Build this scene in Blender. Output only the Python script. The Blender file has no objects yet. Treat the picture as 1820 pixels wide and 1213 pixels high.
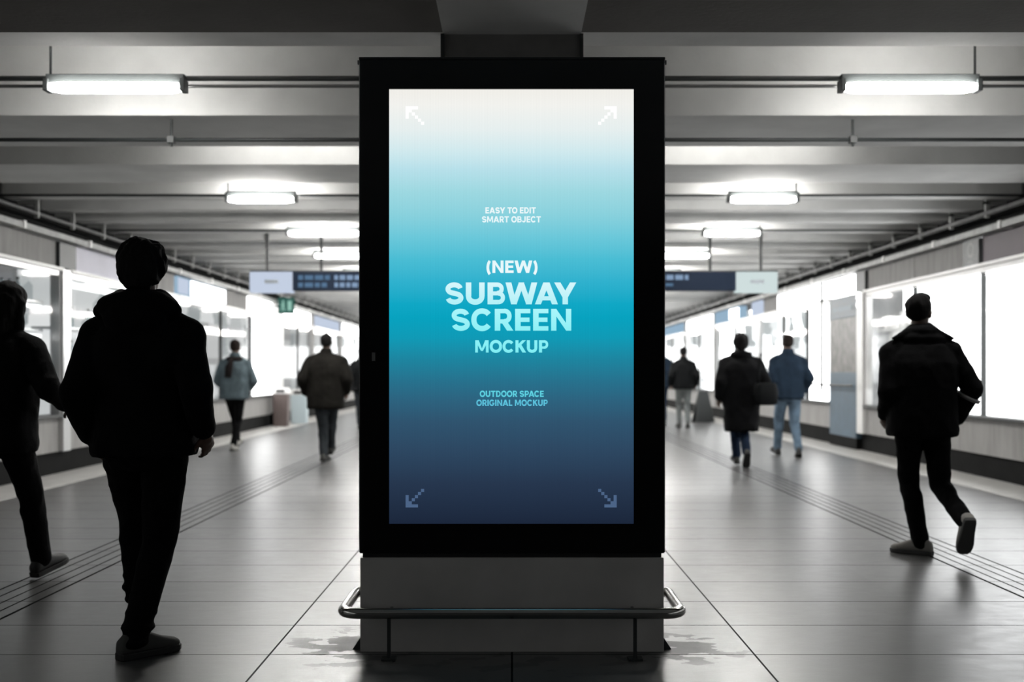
import bpy, bmesh, math, random
from mathutils import Vector, Matrix, Quaternion, noise as mnoise
random.seed(7)
sc = bpy.context.scene
COL = sc.collection
PI = math.pi
FPX, CXP, HZ, CAMH = 2000.0, 910.0, 661.0, 1.22

def at(px, py, d):
    return Vector(((px - CXP) * d / FPX, d, CAMH + (HZ - py) * d / FPX))

# ------------------------------------------------------------------ materials
def lin(c):
    c = c / 255.0
    return c / 12.92 if c <= 0.04045 else ((c + 0.055) / 1.055) ** 2.4
def rgb(r, g, b): return (lin(r), lin(g), lin(b), 1.0)

def newmat(name):
    m = bpy.data.materials.new(name); m.use_nodes = True
    m.node_tree.nodes.clear()
    return m, m.node_tree.nodes, m.node_tree.links

def pbr(name, col, rough=0.6, metal=0.0, var=0.0, vscale=6.0, bump=0.0, bscale=40.0, spec=0.5, stretch=(1, 1, 1), coat=0.0):
    m, N, L = newmat(name)
    out = N.new('ShaderNodeOutputMaterial'); p = N.new('ShaderNodeBsdfPrincipled')
    L.new(p.outputs[0], out.inputs[0])
    c = (col[0], col[1], col[2], 1)
    p.inputs['Base Color'].default_value = c
    p.inputs['Roughness'].default_value = rough
    p.inputs['Metallic'].default_value = metal
    p.inputs['Specular IOR Level'].default_value = spec
    p.inputs['Coat Weight'].default_value = coat
    tc = N.new('ShaderNodeTexCoord'); mp = N.new('ShaderNodeMapping')
    mp.inputs['Scale'].default_value = stretch
    L.new(tc.outputs['Object'], mp.inputs[0])
    if var > 0:
        n = N.new('ShaderNodeTexNoise'); n.inputs['Scale'].default_value = vscale
        n.inputs['Detail'].default_value = 6
        L.new(mp.outputs[0], n.inputs['Vector'])
        r = N.new('ShaderNodeValToRGB')
        r.color_ramp.elements[0].position = 0.3; r.color_ramp.elements[1].position = 0.7
        r.color_ramp.elements[0].color = (c[0] * (1 - var), c[1] * (1 - var), c[2] * (1 - var), 1)
        r.color_ramp.elements[1].color = (min(1, c[0] * (1 + var)), min(1, c[1] * (1 + var)), min(1, c[2] * (1 + var)), 1)
        L.new(n.outputs['Fac'], r.inputs[0]); L.new(r.outputs[0], p.inputs['Base Color'])
    if bump > 0:
        n2 = N.new('ShaderNodeTexNoise'); n2.inputs['Scale'].default_value = bscale
        n2.inputs['Detail'].default_value = 4
        L.new(mp.outputs[0], n2.inputs['Vector'])
        b = N.new('ShaderNodeBump'); b.inputs['Strength'].default_value = bump; b.inputs['Distance'].default_value = 0.01
        L.new(n2.outputs['Fac'], b.inputs['Height']); L.new(b.outputs[0], p.inputs['Normal'])
    return m

def emit(name, col, strength=1.0):
    m, N, L = newmat(name)
    out = N.new('ShaderNodeOutputMaterial'); e = N.new('ShaderNodeEmission')
    e.inputs[0].default_value = (col[0], col[1], col[2], 1); e.inputs[1].default_value = strength
    L.new(e.outputs[0], out.inputs[0])
    return m

def emit_ramp(name, stops, axis='Z', strength=1.0, stripes=0.0):
    """a display: colour runs along one axis of the object's own box"""
    m, N, L = newmat(name)
    out = N.new('ShaderNodeOutputMaterial'); e = N.new('ShaderNodeEmission')
    tc = N.new('ShaderNodeTexCoord'); sx = N.new('ShaderNodeSeparateXYZ'); r = N.new('ShaderNodeValToRGB')
    L.new(tc.outputs['Generated'], sx.inputs[0]); L.new(sx.outputs[axis], r.inputs[0])
    el = r.color_ramp.elements
    while len(el) > 2: el.remove(el[-1])
    el[0].position, el[0].color = stops[0]; el[1].position, el[1].color = stops[-1]
    for pos, c in stops[1:-1]:
        q = el.new(pos); q.color = c
    src = r.outputs[0]
    if stripes > 0:
        w = N.new('ShaderNodeTexWave'); w.wave_type = 'BANDS'; w.bands_direction = 'X'
        w.inputs['Scale'].default_value = 62.0
        L.new(tc.outputs['Object'], w.inputs['Vector'])
        mr = N.new('ShaderNodeMapRange'); mr.inputs[3].default_value = 1 - stripes; mr.inputs[4].default_value = 1 + stripes * .6
        L.new(w.outputs['Fac'], mr.inputs[0])
        vm = N.new('ShaderNodeVectorMath'); vm.operation = 'SCALE'
        L.new(src, vm.inputs[0]); L.new(mr.outputs[0], vm.inputs['Scale']); src = vm.outputs[0]
    L.new(src, e.inputs[0]); e.inputs[1].default_value = strength
    L.new(e.outputs[0], out.inputs[0])
    return m

def emit_goods(name, lo, hi, strength, scale=(1, 1, 1), tint=(1, 1, 1), pos=0.0):
    """backlit display with a faint patchwork of lighter and greyer goods"""
    m, N, L = newmat(name)
    out = N.new('ShaderNodeOutputMaterial'); e = N.new('ShaderNodeEmission')
    tc = N.new('ShaderNodeTexCoord'); mp = N.new('ShaderNodeMapping'); mp.inputs['Scale'].default_value = scale
    v = N.new('ShaderNodeTexVoronoi'); v.distance = 'CHEBYCHEV'; v.inputs['Scale'].default_value = 1.0
    L.new(tc.outputs['Object'], mp.inputs[0]); L.new(mp.outputs[0], v.inputs['Vector'])
    bw = N.new('ShaderNodeSeparateColor'); L.new(v.outputs['Color'], bw.inputs[0])
    r = N.new('ShaderNodeValToRGB')
    r.color_ramp.elements[0].color = (lo * tint[0], lo * tint[1], lo * tint[2], 1)
    r.color_ramp.elements[1].color = (hi, hi, hi, 1)
    r.color_ramp.elements[0].position = pos
    L.new(bw.outputs[0], r.inputs[0]); L.new(r.outputs[0], e.inputs[0]); e.inputs[1].default_value = strength
    L.new(e.outputs[0], out.inputs[0])
    return m

def glass_mat(name):
    m, N, L = newmat(name)
    out = N.new('ShaderNodeOutputMaterial'); t = N.new('ShaderNodeBsdfTransparent'); g = N.new('ShaderNodeBsdfGlossy')
    g.inputs['Roughness'].default_value = 0.05
    f = N.new('ShaderNodeFresnel'); f.inputs[0].default_value = 1.18
    mx = N.new('ShaderNodeMixShader')
    t.inputs[0].default_value = (.96, .97, .97, 1)
    ge = N.new('ShaderNodeNewGeometry'); iv = N.new('ShaderNodeMath'); iv.operation = 'SUBTRACT'; iv.inputs[0].default_value = 1.0
    L.new(ge.outputs['Backfacing'], iv.inputs[1]); mu = N.new('ShaderNodeMath'); mu.operation = 'MULTIPLY'
    L.new(iv.outputs[0], mu.inputs[0]); L.new(f.outputs[0], mu.inputs[1])
    L.new(mu.outputs[0], mx.inputs[0]); L.new(t.outputs[0], mx.inputs[1]); L.new(g.outputs[0], mx.inputs[2])
    L.new(mx.outputs[0], out.inputs[0])
    return m

def floor_mat():
    m, N, L = newmat('polished_stone_tiles')
    out = N.new('ShaderNodeOutputMaterial'); p = N.new('ShaderNodeBsdfPrincipled'); L.new(p.outputs[0], out.inputs[0])
    tc = N.new('ShaderNodeTexCoord'); sx = N.new('ShaderNodeSeparateXYZ'); L.new(tc.outputs['Object'], sx.inputs[0])
    def mth(op, a, b=None, c=None):
        n = N.new('ShaderNodeMath'); n.operation = op
        for i, v in enumerate((a, b, c)):
            if v is None: continue
            if isinstance(v, (int, float)): n.inputs[i].default_value = v
            else: L.new(v, n.inputs[i])
        return n.outputs[0]
    def joint(src, period, off, w):
        t = mth('DIVIDE', mth('SUBTRACT', src, off), period)
        fr = mth('ABSOLUTE', mth('SUBTRACT', mth('FRACT', mth('ADD', t, 0.5)), 0.5))
        return mth('LESS_THAN', mth('MULTIPLY', fr, period), w)
    jx = mth('MULTIPLY', joint(sx.outputs['X'], 1.045, 0.0, 0.0045), mth('LESS_THAN', mth('ABSOLUTE', sx.outputs['X']), 1.3)); jy = joint(sx.outputs['Y'], 0.56, 4.85, 0.0042)
    jt = mth('MAXIMUM', jx, jy)
    # every tile a little different
    cx = mth('FLOOR', mth('DIVIDE', sx.outputs['X'], 1.045)); cy = mth('FLOOR', mth('DIVIDE', mth('SUBTRACT', sx.outputs['Y'], 4.85), 0.56))
    cb = N.new('ShaderNodeCombineXYZ'); L.new(cx, cb.inputs[0]); L.new(cy, cb.inputs[1])
    wn = N.new('ShaderNodeTexWhiteNoise'); L.new(cb.outputs[0], wn.inputs['Vector'])
    n1 = N.new('ShaderNodeTexNoise'); n1.inputs['Scale'].default_value = 9; n1.inputs['Detail'].default_value = 8; n1.inputs['Roughness'].default_value = .7
    mp = N.new('ShaderNodeMapping'); mp.inputs['Scale'].default_value = (0.8, 1.3, 1)
    L.new(tc.outputs['Object'], mp.inputs[0]); L.new(mp.outputs[0], n1.inputs['Vector'])
    n2 = N.new('ShaderNodeTexNoise'); n2.inputs['Scale'].default_value = 1.3; n2.inputs['Detail'].default_value = 5
    L.new(tc.outputs['Object'], n2.inputs['Vector'])
    # worn dirt gathered round the plinth feet (a stain with a shape of its own)
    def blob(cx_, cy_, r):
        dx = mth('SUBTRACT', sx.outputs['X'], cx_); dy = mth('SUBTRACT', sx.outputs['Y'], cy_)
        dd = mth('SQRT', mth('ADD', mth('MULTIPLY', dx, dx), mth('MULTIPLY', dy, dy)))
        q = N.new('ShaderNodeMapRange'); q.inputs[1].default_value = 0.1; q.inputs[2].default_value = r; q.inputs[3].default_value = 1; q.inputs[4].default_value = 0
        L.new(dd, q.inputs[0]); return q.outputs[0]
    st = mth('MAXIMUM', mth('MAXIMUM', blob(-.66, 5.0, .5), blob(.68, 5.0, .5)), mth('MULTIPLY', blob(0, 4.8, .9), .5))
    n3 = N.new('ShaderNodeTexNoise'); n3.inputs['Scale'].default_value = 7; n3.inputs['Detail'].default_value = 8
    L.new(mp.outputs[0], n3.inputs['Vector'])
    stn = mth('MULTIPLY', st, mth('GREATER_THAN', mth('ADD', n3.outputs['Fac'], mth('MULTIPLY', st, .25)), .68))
    base = mth('ADD', 0.035, mth('MULTIPLY', n1.outputs['Fac'], 0.085))
    base = mth('MULTIPLY', base, mth('ADD', 0.88, mth('MULTIPLY', wn.outputs['Value'], 0.24)))
    base = mth('MULTIPLY', base, mth('ADD', 0.8, mth('MULTIPLY', n2.outputs['Fac'], 0.4)))
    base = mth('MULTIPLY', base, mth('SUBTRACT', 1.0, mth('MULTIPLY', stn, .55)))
    base = mth('MULTIPLY', base, mth('SUBTRACT', 1.0, mth('MULTIPLY', jt, .88)))
    cc = N.new('ShaderNodeCombineColor')
    L.new(base, cc.inputs[0]); L.new(mth('MULTIPLY', base, .99), cc.inputs[1]); L.new(mth('MULTIPLY', base, .975), cc.inputs[2])
    L.new(cc.outputs[0], p.inputs['Base Color'])
    ro = mth('ADD', 0.21, mth('MULTIPLY', n1.outputs['Fac'], 0.22))
    ro = mth('ADD', ro, mth('MULTIPLY', jt, .4)); ro = mth('ADD', ro, mth('MULTIPLY', stn, .2))
    L.new(ro, p.inputs['Roughness'])
    b = N.new('ShaderNodeBump'); b.inputs['Strength'].default_value = .11; b.inputs['Distance'].default_value = .01
    hgt = mth('SUBTRACT', n1.outputs['Fac'], mth('MULTIPLY', jt, .6))
    L.new(hgt, b.inputs['Height']); L.new(b.outputs[0], p.inputs['Normal'])
    L.new(mth('SUBTRACT', 1.0, mth('MULTIPLY', jt, .95)), p.inputs['Specular IOR Level'])
    return m

M = {}
M['floor'] = floor_mat()
M['ceil'] = pbr('painted_concrete_ceiling', (.66, .66, .65), .8, var=.09, vscale=2.5, bump=.15, bscale=30)
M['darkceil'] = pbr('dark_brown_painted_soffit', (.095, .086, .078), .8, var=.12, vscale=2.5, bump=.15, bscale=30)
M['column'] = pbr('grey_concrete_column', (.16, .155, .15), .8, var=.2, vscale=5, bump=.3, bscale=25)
M['concrete'] = pbr('grey_concrete_panel', (.28, .272, .265), .75, var=.15, vscale=3, bump=.15, stretch=(1, 3, .5))
M['pale_panel'] = pbr('pale_lavender_panel', (.66, .65, .74), .6, var=.06, vscale=2)
M['plum_panel'] = pbr('plum_panel', (.085, .06, .075), .6, var=.1, vscale=2)
M['darkwall'] = pbr('dark_service_wall', (.055, .055, .055), .85, var=.3, vscale=4)
M['wall'] = pbr('plain_grey_wall', (.25, .25, .25), .8, var=.1)
M['kick'] = pbr('black_kick_plate', (.006, .006, .006), .85, var=.3, vscale=3, spec=.1)
M['edge'] = pbr('pale_edge_stone', (.52, .51, .49), .4, var=.12, vscale=5)
M['groove'] = pbr('black_rubber_groove', (.008, .008, .008), .9, spec=.03)
M['alu'] = pbr('brushed_aluminium', (.55, .55, .55), .35, metal=.85)
M['whitealu'] = pbr('white_painted_metal', (.72, .71, .70), .4)
M['darkmetal'] = pbr('dark_painted_metal', (.03, .034, .034), .5)
M['conduit'] = pbr('galvanised_conduit', (.20, .20, .20), .45, metal=.4, var=.15)
M['palepipe'] = pbr('pale_cable_tray', (.27, .275, .265), .5, var=.2, vscale=8)
M['black'] = pbr('satin_black_housing', (.006, .0062, .007), .35, bump=.02)
M['bezel'] = pbr('black_glass_bezel', (.004, .0042, .005), .16, spec=.45)
M['plinth'] = pbr('grey_steel_plinth', (.46, .445, .43), .5, metal=.05, var=.14, vscale=3, bump=.05, bscale=80)
M['recess'] = pbr('black_recess', (.004, .004, .004), .7)
M['chrome'] = pbr('polished_steel_tube', (.50, .49, .47), .17, metal=1.0)
M['glass'] = glass_mat('shop_glass')
M['lamp'] = emit('tube_light_diffuser', (1, .985, .95), 66.0)
M['farlamp'] = emit('far_tube_diffuser', (1, .985, .95), 120.0)
M['cofferfill'] = emit('added_coffer_fill_tube', (1, .985, .95), 13.0)  # fill for the added tubes hidden between the second and third beams
M['shopwhite'] = emit_goods('bright_backlit_display', .8, 1.0, 6.0, (1, 2.2, 3.2), (1, .99, 1.0))
M['shopgoods'] = emit_goods('busy_backlit_display', .4, 1.0, .85, (1, 1.1, 2.4), (.92, 1, 1.02))
M['shopbright'] = emit_goods('bright_goods_display', .12, 1.0, 5.0, (1, 1.5, 1.6), (.92, .98, 1.0), .42)
M['shopgrey'] = emit_goods('soft_backlit_display', .3, .85, .8, (1, .8, 1.0), (1, 1.0, 1.0))
M['shopnear'] = emit_goods('unseen_shop_fill_glow', .2, 1.0, .9, (1, .8, 1.2))  # glow added in the out-of-view near shops to light the plinth front
M['shopdim'] = emit_goods('dim_shop_interior', .05, .22, .9, (1, 1.1, 2.6), (.9, 1, 1.0))
M['signwhite'] = emit('white_lit_sign', (1, 1, 1), 5.0)
M['signpale'] = emit('pale_lit_sign', rgb(196, 207, 226), 1.0)
M['signpale2'] = emit('pale_green_lit_sign', rgb(208, 222, 222), 1.0)
M['signblue'] = emit('blue_lit_sign', rgb(150, 178, 200), 1.0)
M['tubewhite'] = emit('shop_strip_tube', (1, 1, 1), 2.0)
M['navy'] = pbr('navy_sign_face', (.011, .018, .034), .7, spec=.1)
M['navytext'] = emit('blue_lit_lettering', rgb(92, 122, 152), .9)
M['navytext2'] = emit('pale_lit_lettering', rgb(140, 165, 195), .9)
M['faint'] = pbr('grey_print', (.30, .33, .36), .5)
M['green'] = emit('green_exit_face', rgb(52, 92, 84), 1.0)
M['mint'] = emit('mint_exit_symbol', rgb(150, 196, 182), 1.0)
M['bluepaint'] = pbr('blue_pillar_paint', (.043, .083, .12), .5, var=.12)
M['bluedeep'] = pbr('deep_blue_pillar_band', (.016, .042, .068), .5, var=.12)
M['poster'] = pbr('faded_poster', (.13, .122, .113), .5, var=.5, vscale=6)
M['brown'] = pbr('brown_bin_steel', (.10, .075, .07), .5, var=.1)
M['palebox'] = pbr('pale_blue_bin', (.45, .53, .56), .5)
M['skin'] = pbr('skin', (.12, .07, .05), .55, var=.08, vscale=20)
M['skindark'] = pbr('skin_shaded_tone', (.08, .048, .035), .55, var=.08, vscale=20)
M['hair'] = pbr('black_hair', (.006, .0055, .0055), .85, bump=.6, bscale=60, spec=.15, stretch=(1, 1, .25))
M['hairbrown'] = pbr('brown_hair', (.016, .011, .009), .85, bump=.6, bscale=60, spec=.15, stretch=(1, 1, .25))
def cloth(n, c, r=.9): return pbr(n, c, r, var=.25, vscale=9, bump=.25, bscale=120, spec=.08)
M['blackcoat'] = cloth('black_wool', (.004, .004, .0045))
M['blackcoat2'] = cloth('black_nylon', (.005, .0055, .006), .7)
M['blacktrouser'] = cloth('black_denim', (.0038, .0038, .0042))
M['greytrouser'] = cloth('dark_grey_denim', (.03, .034, .038))
M['browncoat'] = cloth('dark_brown_canvas', (.012, .011, .0095))
M['bluecoat'] = cloth('navy_blue_nylon', (.014, .024, .039))
M['jeans'] = cloth('light_blue_denim', (.115, .165, .22))
M['darkjeans'] = cloth('indigo_denim', (.012, .02, .038))
M['tealcoat'] = cloth('grey_teal_fleece', (.085, .112, .125))
M['scarf'] = cloth('dark_scarf', (.016, .013, .013))
M['paletrouser'] = cloth('pale_grey_cotton', (.13, .14, .14))
M['shoeblack'] = pbr('black_leather', (.012, .012, .012), .6, bump=.1)
M['shoegrey'] = pbr('grey_suede', (.05, .05, .047), .8, bump=.1)
M['shoepale'] = pbr('pale_canvas_shoe', (.30, .29, .27), .8)
M['solepale'] = pbr('grey_rubber_sole', (.05, .05, .05), .7)
M['soledark'] = pbr('black_rubber_sole', (.012, .012, .012), .7)

# ------------------------------------------------------------------ helpers
def tag(o, label=None, cat=None, group=None, kind=None):
    if label: o['label'] = label
    if cat: o['category'] = cat
    if group: o['group'] = group
    if kind: o['kind'] = kind
    return o
def empty(name, loc=(0, 0, 0), rz=0.0, label=None, cat=None, group=None):
    o = bpy.data.objects.new(name, None); COL.objects.link(o)
    o.location = loc; o.rotation_euler = (0, 0, rz); o.empty_display_size = .1
    return tag(o, label, cat, group)
def link(name, me, mat=None, parent=None):
    if mat: me.materials.append(mat)
    o = bpy.data.objects.new(name, me); COL.objects.link(o)
    if parent: o.parent = parent
    return o
class MB:
    def __init__(s): s.bm = bmesh.new()
    def box(s, x0, x1, y0, y1, z0, z1):
        x0, x1 = min(x0, x1), max(x0, x1)
        vs = [s.bm.verts.new((x, y, z)) for x in (x0, x1) for y in (y0, y1) for z in (z0, z1)]
        for f in ((0, 1, 3, 2), (4, 6, 7, 5), (0, 4, 5, 1), (2, 3, 7, 6), (0, 2, 6, 4), (1, 5, 7, 3)):
            s.bm.faces.new([vs[i] for i in f])
        return s
    def poly(s, pts):
        s.bm.faces.new([s.bm.verts.new(p) for p in pts]); return s
    def prism(s, pts2, y0, y1):
        """outline in x,z pushed from y0 to y1"""
        a = [s.bm.verts.new((x, y0, z)) for x, z in pts2]; b = [s.bm.verts.new((x, y1, z)) for x, z in pts2]
        n = len(a); s.bm.faces.new(a); s.bm.faces.new(b[::-1])
        for i in range(n): s.bm.faces.new((a[i], b[i], b[(i + 1) % n], a[(i + 1) % n]))
        return s
    def tube(s, pts, r, seg=12, cap=True):
        pts = [Vector(p) for p in pts]; rings = []
        for i, p in enumerate(pts):
            t = (pts[min(i + 1, len(pts) - 1)] - pts[max(i - 1, 0)]).normalized()
            up = Vector((0, 0, 1)) if abs(t.z) < .9 else Vector((1, 0, 0))
            u = t.cross(up).normalized(); v = u.cross(t)
            rr = r[i] if isinstance(r, (list, tuple)) else r
            rings.append([s.bm.verts.new(p + (u * math.cos(2 * PI * k / seg) + v * math.sin(2 * PI * k / seg)) * rr) for k in range(seg)])
        for a, b in zip(rings, rings[1:]):
            for k in range(seg): s.bm.faces.new((a[k], a[(k + 1) % seg], b[(k + 1) % seg], b[k]))
        if cap: s.bm.faces.new(rings[0][::-1]); s.bm.faces.new(rings[-1])
        return s
    # --- closed pieces for the figures
    def loft(s, rings):
        """rings: lists of points, all the same count; closed ends"""
        R = [[s.bm.verts.new(p) for p in r] for r in rings]; n = len(R[0])
        for a, b in zip(R, R[1:]):
            for k in range(n): s.bm.faces.new((a[k], a[(k + 1) % n], b[(k + 1) % n], b[k]))
        s.bm.faces.new(R[0][::-1]); s.bm.faces.new(R[-1]); return s
    def cone(s, p0, p1, r0, r1, seg=14, flat=1.0):
        p0, p1 = Vector(p0), Vector(p1); t = p1 - p0; ln = t.length
        if ln < 1e-6: return s.ball(p0, (r0, r0, r0))
        t /= ln
        up = Vector((0, 1, 0)) if abs(t.y) < .9 else Vector((1, 0, 0))
        u = t.cross(up).normalized(); v = u.cross(t)
        rings = []
        for a in (-80, -50, -20): rings.append((p0 + t * r0 * math.sin(math.radians(a)), r0 * math.cos(math.radians(a))))
        rings.append((p0, r0)); rings.append((p1, r1))
        for a in (20, 50, 80): rings.append((p1 + t * r1 * math.sin(math.radians(a)), r1 * math.cos(math.radians(a))))
        return s.loft([[c + (u * math.cos(2 * PI * k / seg) * flat + v * math.sin(2 * PI * k / seg)) * r for k in range(seg)] for c, r in rings])
    def ball(s, c, rad, rot=None, seg=18, n=11):
        c = Vector(c); rings = []
        for i in range(n):
            a = -PI / 2 + PI * (i + .5) / n; rr = math.cos(a); z = math.sin(a)
            ring = []
            for k in range(seg):
                v = Vector((rad[0] * rr * math.cos(2 * PI * k / seg), rad[1] * rr * math.sin(2 * PI * k / seg), rad[2] * z))
                if rot: v = rot @ v
                ring.append(c + v)
            rings.append(ring)
        return s.loft(rings)
    def mesh(s, name, smooth=False, bevel=0.0):
        bmesh.ops.recalc_face_normals(s.bm, faces=s.bm.faces)
        if bevel > 0:
            bmesh.ops.bevel(s.bm, geom=s.bm.edges[:], offset=bevel, segments=2, affect='EDGES', profile=.6, clamp_overlap=True)
        me = bpy.data.meshes.new(name); s.bm.to_mesh(me); s.bm.free()
        if smooth: me.polygons.foreach_set('use_smooth', [True] * len(me.polygons))
        return me
    def build(s, name, mat, parent=None, smooth=False, bevel=0.0):
        return link(name, s.mesh(name, smooth, bevel), mat, parent)

def struct(name, mb, mat, label=None):
    o = mb.build(name, mat); o['kind'] = 'structure'
    if label: o['label'] = label
    return o
def copy_tree(o, parent=None):
    c = o.copy(); COL.objects.link(c)
    if parent: c.parent = parent
    for ch in list(o.children): copy_tree(ch, c)
    return c

# ------------------------------------------------------------------ the shell
XW, XF = 5.40, 5.50
YN, YE = -7.0, 58.0
struct('floor', MB().box(-6.4, 6.4, YN, YE, -.12, 0), M['floor'])
struct('ceiling', MB().box(-6.4, 6.4, YN, YE, 3.65, 3.85), M['ceil'])
struct('wall_left', MB().box(-6.4, -6.2, YN, YE, 0, 3.65), M['wall'])
struct('wall_right', MB().box(6.2, 6.4, YN, YE, 0, 3.65), M['wall'])
struct('wall_front', MB().box(-6.4, 6.4, YN - .2, YN, 0, 3.65), M['darkwall'])
struct('wall_back', MB().box(-6.4, 6.4, YE, YE + .2, 0, 3.65), M['wall'])
for s, nm in ((-1, 'left'), (1, 'right')):
    struct('baseboard_' + nm, MB().box(s * 5.43, s * 6.2, YN, YE, 0, .27), M['kick'])
    struct('trim_' + ('1' if s < 0 else '2'), MB().box(s * 5.46, s * 6.2, YN, YE, 2.83, 3.65), M['darkwall'])
    struct('trim_' + ('3' if s < 0 else '4'), MB().box(s * 4.82, s * 5.43, YN, YE, 0, .006), M['edge'])
# cross beams
def beam(d0, d1, z0, z1=3.65):
    return struct('ceiling_beam', MB().box(-5.46, 5.46, d0, d1, z0, z1), M['ceil'])
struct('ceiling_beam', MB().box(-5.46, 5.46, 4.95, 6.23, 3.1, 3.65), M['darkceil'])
struct('ceiling_beam', MB().box(-5.46, 5.46, 6.23, 6.84, 3.2, 3.65), M['ceil'])
for y in (-5.4, -2.9, -.4, 2.1): beam(y, y + 1.1, 3.1)
beam(8.25, 9.38, 3.1); beam(10.2, 11.2, 3.1)
y = 12.05
while y < 57:
    beam(y, y + .24, 3.1); y += 1.0
struct('ceiling_beam', MB().box(-.374, .374, YN, 6.10, 3.05, 3.65), M['ceil'])
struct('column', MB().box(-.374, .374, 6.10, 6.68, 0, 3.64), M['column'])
for s in (-1, 1):
    struct('column_edge_strip', MB().box(s * .366, s * .386, 6.085, 6.12, 0, 3.05), M['darkmetal'])

# tactile guide strips
for s, x0, x1, side in ((-1, 2.52, 2.86, 'beside the man in the black hooded jacket'), (1, 2.76, 3.08, 'under the man with the raised collar')):
    t = empty('tactile_strip', (s * (x0 + x1) / 2, 0, 0), 0, 'grooved guide strip set in the stone floor ' + side, 'guide strip', 'tactile guide strips')
    h = (x1 - x0) / 2
    MB().box(-h, h, YN, YE, 0, .001).build('strip_bed', M['floor'], t)
    for k in range(5):
        x = -h + (x1 - x0) * k / 4
        w = .012 if k in (0, 4) else .009
        MB().box(x - w / 2, x + w / 2, YN, YE, .0005, .002).build('groove', M['groove'], t)

# ------------------------------------------------------------------ lights and pipes overhead
def make_lamp(length, glow='lamp'):
    root = empty('ceiling_light')
    h = length / 2
    MB().box(-h - .03, h + .03, -.026, .026, .048, .116).build('housing', M['darkmetal'], root, bevel=.006)
    d = MB()
    def ring(x, kx):
        lo = [(x, .085 * math.cos(PI + PI * k / 10) * kx, .03 + .035 * math.sin(PI + PI * k / 10) * kx) for k in range(11)]
        return lo + [(x, .075 * kx, .046), (x, .045 * kx, .053), (x, -.045 * kx, .053), (x, -.075 * kx, .046)]
    d.loft([ring(-h + .005, .7), ring(-h + .07, 1), ring(h - .07, 1), ring(h - .005, .7)])
    d.build('diffuser', M[glow], root)
    for s in (-1, 1):
        MB().box(s * (h + .005), s * (h + .04), -.05, .05, .0, .08).build('end_cap', M['darkmetal'], root, bevel=.005)
    return root
def pipe(y, z, r, x0=-5.46, x1=5.46, label='', mat='darkmetal'):
    o = MB().tube([(x0, y, z), (x1, y, z)], r, 12).build('conduit_pipe', M[mat], None, True)
    return tag(o, label, 'pipe')
def hanger(x, y, z0, z1, label, parent):
    o = MB().tube([(x, y, z0), (x, y, z1)], .009, 8).box(x - .03, x + .03, y - .03, y + .03, z0 - .035, z0 + .02).build('hanger_rod', M['darkmetal'], parent, False)
    return o
lamp_rows = [
    (7.5, 3.085, [(-2.64, .86, 'long tube light hanging over the man in the black hooded jacket'), (2.65, .86, 'long tube light hanging over the man with the raised collar')]),
    (11.62, 2.97, [(-2.587, .66, 'tube light behind the second beam on the side of the woman in grey teal'), (2.59, .66, 'tube light behind the second beam on the side of the man in blue jacket')]),
    (14.65, 2.99, [(-2.45, .9, 'tube light just above the hanging sign beside the dark brown jacket man'), (2.86, .7, 'tube light above the blue hanging sign beside the black coat walker')]),
]
lamp_rows.append((9.72, 3.46, [(-2.0, 1.5, 'added unseen fill tube tucked up between the second and third beams on the dim window side'), (0.0, 1.5, 'added unseen fill tube tucked up between the second and third beams above the passage middle'), (2.0, 1.5, 'added unseen fill tube tucked up between the second and third beams on the bright window side')]))  # unseen row, added to brighten the front face of the third beam
y = 17.5
while y < 56:
    lamp_rows.append((y - .02, 2.99, [(-2.5, 1.1, None), (2.5, 1.1, None)])); y += 3.0
for ri, (ly, lz, ls) in enumerate(lamp_rows):
    for (lx, ln, lab) in ls:
        la = make_lamp(ln, 'cofferfill' if lz > 3.3 else 'lamp' if ri == 0 else 'farlamp'); la.location = (lx, ly, lz)
        side = 'on the exit sign side' if lx < 0 else 'on the blue pillar side'
        tag(la, lab or ('distant tube light far down the ceiling ' + side), 'ceiling light', None if lab else 'distant tube lights ' + ('over the exit sign side' if lx < 0 else 'over the pillar side'))
        if ri < 4:
            hx = (ln / 2 + .03) * (1 if lx > 0 else -1)
            hanger(hx, .06, .09, 3.65 - lz, None, la)
pipe(7.54, 3.186, .018, label='thick dark conduit running across above the two long tube lights')
pipe(7.57, 3.142, .012, label='thin grey conduit just below the thick one at the long tube lights', mat='conduit')
pp = pipe(8.39, 2.95, .015, -5.1, 5.1, label='dark pipe hung under the second concrete beam')
for s in (-1, 1):
    MB().tube([(s * 2.54, 8.39, 2.90), (s * 2.54, 8.39, 3.1)], .011, 8).box(s * 2.54 - .025, s * 2.54 + .025, 8.36, 8.42, 2.925, 2.975).build('hanger_rod', M['darkmetal'], pp)
pipe(11.70, 3.055, .014, label='dark conduit carrying the pair of tube lights behind the third beam')
pipe(14.72, 3.07, .014, label='dark conduit carrying the tube lights above the hanging signs')

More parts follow.
